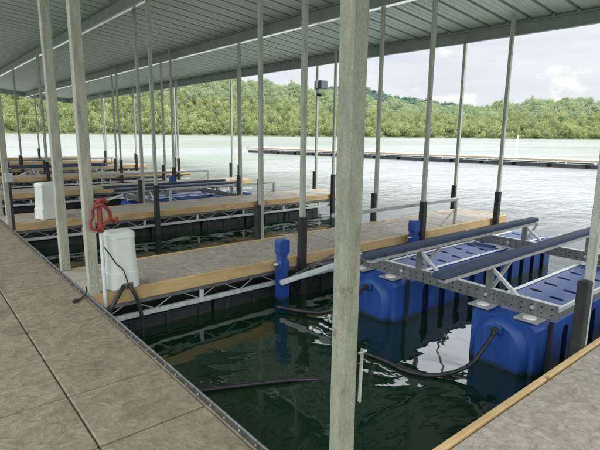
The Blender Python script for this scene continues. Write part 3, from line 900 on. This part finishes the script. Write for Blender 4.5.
# hoses on the water
path = [(1.52, 3.40, .012), (1.69, 3.31, .014), (2.1, 3.12, .016), (2.4, 2.97, .014), (2.67, 2.86, -.012), (2.95, 2.92, .006), (3.23, 2.96, .016), (3.30, 2.72, .014), (3.30, 2.45, .016), (3.44, 2.24, .02), (3.66, 2.08, .10), (3.85, 2.03, .26), (3.99, 2.03, .37)]
o = MB().tube(smooth_path(path), .019, M['rubber']).build('float_hose'); tag(o, 'long black hose floating on dark water and rising to near blue tank', 'hose')
o = MB().tube(smooth_path([(3.98, 3.61, .37), (3.8, 3.63, .28), (3.6, 3.9, .06), (3.3, 4.4, .05)]), .024, M['rubber']).build('float_hose')
tag(o, 'short black hose from the far blue tank toward the finger dock', 'hose')
mb = MB(); g = random.Random(4)
for i in range(26):
    x, y = 1.55+g.random()*.32, 3.30+g.random()*.16
    mb.ball((x, y, .004), g.uniform(.003, .008), M['joist'], 1.6, 1, .3, 7, 4)  # tiny flattened specks stand for floating scum
o = mb.build('floating_debris'); o['kind'] = 'stuff'; tag(o, 'brown scum floating where the hose meets the walkway', 'debris')
# strip hanging at the main post
mb = MB(); mb.bar((1.395, 1.27, 1.225), (1.388, 1.27, .985), .008, .015, M['galv'], .002)
mb.tube([(1.37, 1.262, 1.215), (1.41, 1.262, 1.215)], .006, M['galv'], 8)
o = mb.build('hanging_strap'); tag(o, 'short weathered strap hanging on the right side of the thickest post', 'strap')

# ------------------------------------------------------------------ camera-like fixture on pole
t = thing('flood_light', 'dark grey box light with small sensor high on a far thin pole', 'light fixture', (9.3, fy(2)+FW+.0-.05, 3.35))
MB().box(.0, .26, -.20, .10, .0, .24, M['greybox'], .02).build('housing', t)
MB().box(-.09, -.01, -.1, .0, .02, .22, M['galv'], .01).build('bracket', t)
mb = MB(); mb.tube([(-.02, -.05, -.14), (.08, -.14, -.17)], .045, M['sleeve'], 12); mb.build('sensor', t)

# ------------------------------------------------------------------ far breakwater dock and markers
A = Vector((30.1, 46, 0)); Bp = Vector((37.2, 2, 0)); d = (Bp-A).normalized(); L = (Bp-A).length
ang = math.atan2(d.y, d.x)
t = thing('breakwater_dock', 'long low floating dock crossing the open water', 'floating dock', tuple(A), None, ang)
mb = MB(); x = 0
while x < L: mb.box(x, min(x+2.4, L)-.02, 0, 2.9, .50, .56, M['deck'], .01); x += 2.4
mb.build('deck', t)
mb = MB(); x = 0
while x < L: 
    mb.box(x+.005, min(x+3.6, L)-.005, -.045, -.005, .44, .565, M['wood_far'], .004); x += 3.6
mb.build('edge_boards', t)
mb = MB(); x = 0
mb.box(0, L, -.06, -.03, .27, .30, M['galv'])
while x < L: mb.box(x, x+.06, -.05, 0, .25, .44, M['galv_light']); x += 1.8
mb.build('truss', t)
x = .3
while x < L-2:
    MB().box(x, x+2.1, -.02, 2.8, -.3, .26, M['black'], .04).build('float', t); x += 2.4
for i, (x, y, h, lab) in enumerate(((35.6, 37.0, 3.0, 'white marker pole on the far floating dock just left of thickest post'), (44.2, 22.0, 2.1, 'short white marker pole standing beyond the far dock at right'))):
    t = thing('marker_pole', lab, 'pole', (x, y, 0), 'white marker poles near the far dock')
    MB().tube([(0, 0, -.5), (0, 0, h)], .07, M['pvc'], 10).build('pole', t)
    MB().tube([(0, 0, h), (0, 0, h+.12)], [.09, .03], M['pvc'], 10).build('cap', t)

# ------------------------------------------------------------------ light
w = bpy.data.worlds.new('World'); sc.world = w; w.use_nodes = True
nt = w.node_tree; bg = nt.nodes['Background']
SUN_EL, SUN_AZ = R(52), R(160)          # azimuth clockwise from +Y
sky = nt.nodes.new('ShaderNodeTexSky'); sky.sky_type = 'NISHITA'; sky.sun_disc = False
sky.sun_elevation = SUN_EL; sky.sun_rotation = SUN_AZ; sky.air_density = 1.2; sky.dust_density = 2.5
tc = nt.nodes.new('ShaderNodeTexCoord')
sep = nt.nodes.new('ShaderNodeSeparateXYZ'); nt.links.new(tc.outputs['Generated'], sep.inputs[0])
mp = nt.nodes.new('ShaderNodeMapping'); mp.inputs['Scale'].default_value = (1, 1, 5.5); nt.links.new(tc.outputs['Generated'], mp.inputs['Vector'])
n1 = noise(nt, mp.outputs['Vector'], 3.4, 6, 0.55, 0.4)
mp2 = nt.nodes.new('ShaderNodeMapping'); mp2.inputs['Scale'].default_value = (1, 1, 2.2); mp2.inputs['Location'].default_value = (3, 1, 0); nt.links.new(tc.outputs['Generated'], mp2.inputs['Vector'])
n2 = noise(nt, mp2.outputs['Vector'], 9, 6, 0.6)
cl = ramp(nt, n1, [(0.34, (7.4, 8.1, 8.9)), (0.50, (8.6, 9.0, 9.35)), (0.64, (9.3, 9.4, 9.6))])
# low bank of bright cumulus near the horizon
band = node(nt, 'ShaderNodeMapRange'); nt.links.new(sep.outputs['Z'], band.inputs['Value'])
band.inputs['From Min'].default_value = .115; band.inputs['From Max'].default_value = .05; band.inputs['To Min'].default_value = 0; band.inputs['To Max'].default_value = .16
cum = ramp(nt, math_n(nt, 'ADD', n2, band.outputs['Result']), [(0.62, (0, 0, 0)), (0.68, (1, 1, 1))])
cl = mixc(nt, cum, cl, (10.2, 10.2, 10.2))
base = mixc(nt, 0.86, sky.outputs['Color'], cl)
up = node(nt, 'ShaderNodeMapRange', interpolation_type='SMOOTHSTEP'); nt.links.new(sep.outputs['Z'], up.inputs['Value'])
up.inputs['From Min'].default_value = .24; up.inputs['From Max'].default_value = .44
up.inputs['To Min'].default_value = 1.0; up.inputs['To Max'].default_value = 3.9
mul = nt.nodes.new('ShaderNodeVectorMath'); mul.operation = 'SCALE'
nt.links.new(base, mul.inputs[0]); nt.links.new(up.outputs['Result'], mul.inputs['Scale'])
nt.links.new(mul.outputs[0], bg.inputs['Color']); bg.inputs['Strength'].default_value = 0.106

sd = bpy.data.lights.new('sun', 'SUN'); so = bpy.data.objects.new('sun', sd); col.objects.link(so)
sd.energy = 1.5; sd.angle = R(12); sd.color = (1, .95, .87)
dirv = Vector((math.sin(SUN_AZ)*math.cos(SUN_EL), math.cos(SUN_AZ)*math.cos(SUN_EL), math.sin(SUN_EL)))
so.rotation_euler = dirv.to_track_quat('Z', 'Y').to_euler()
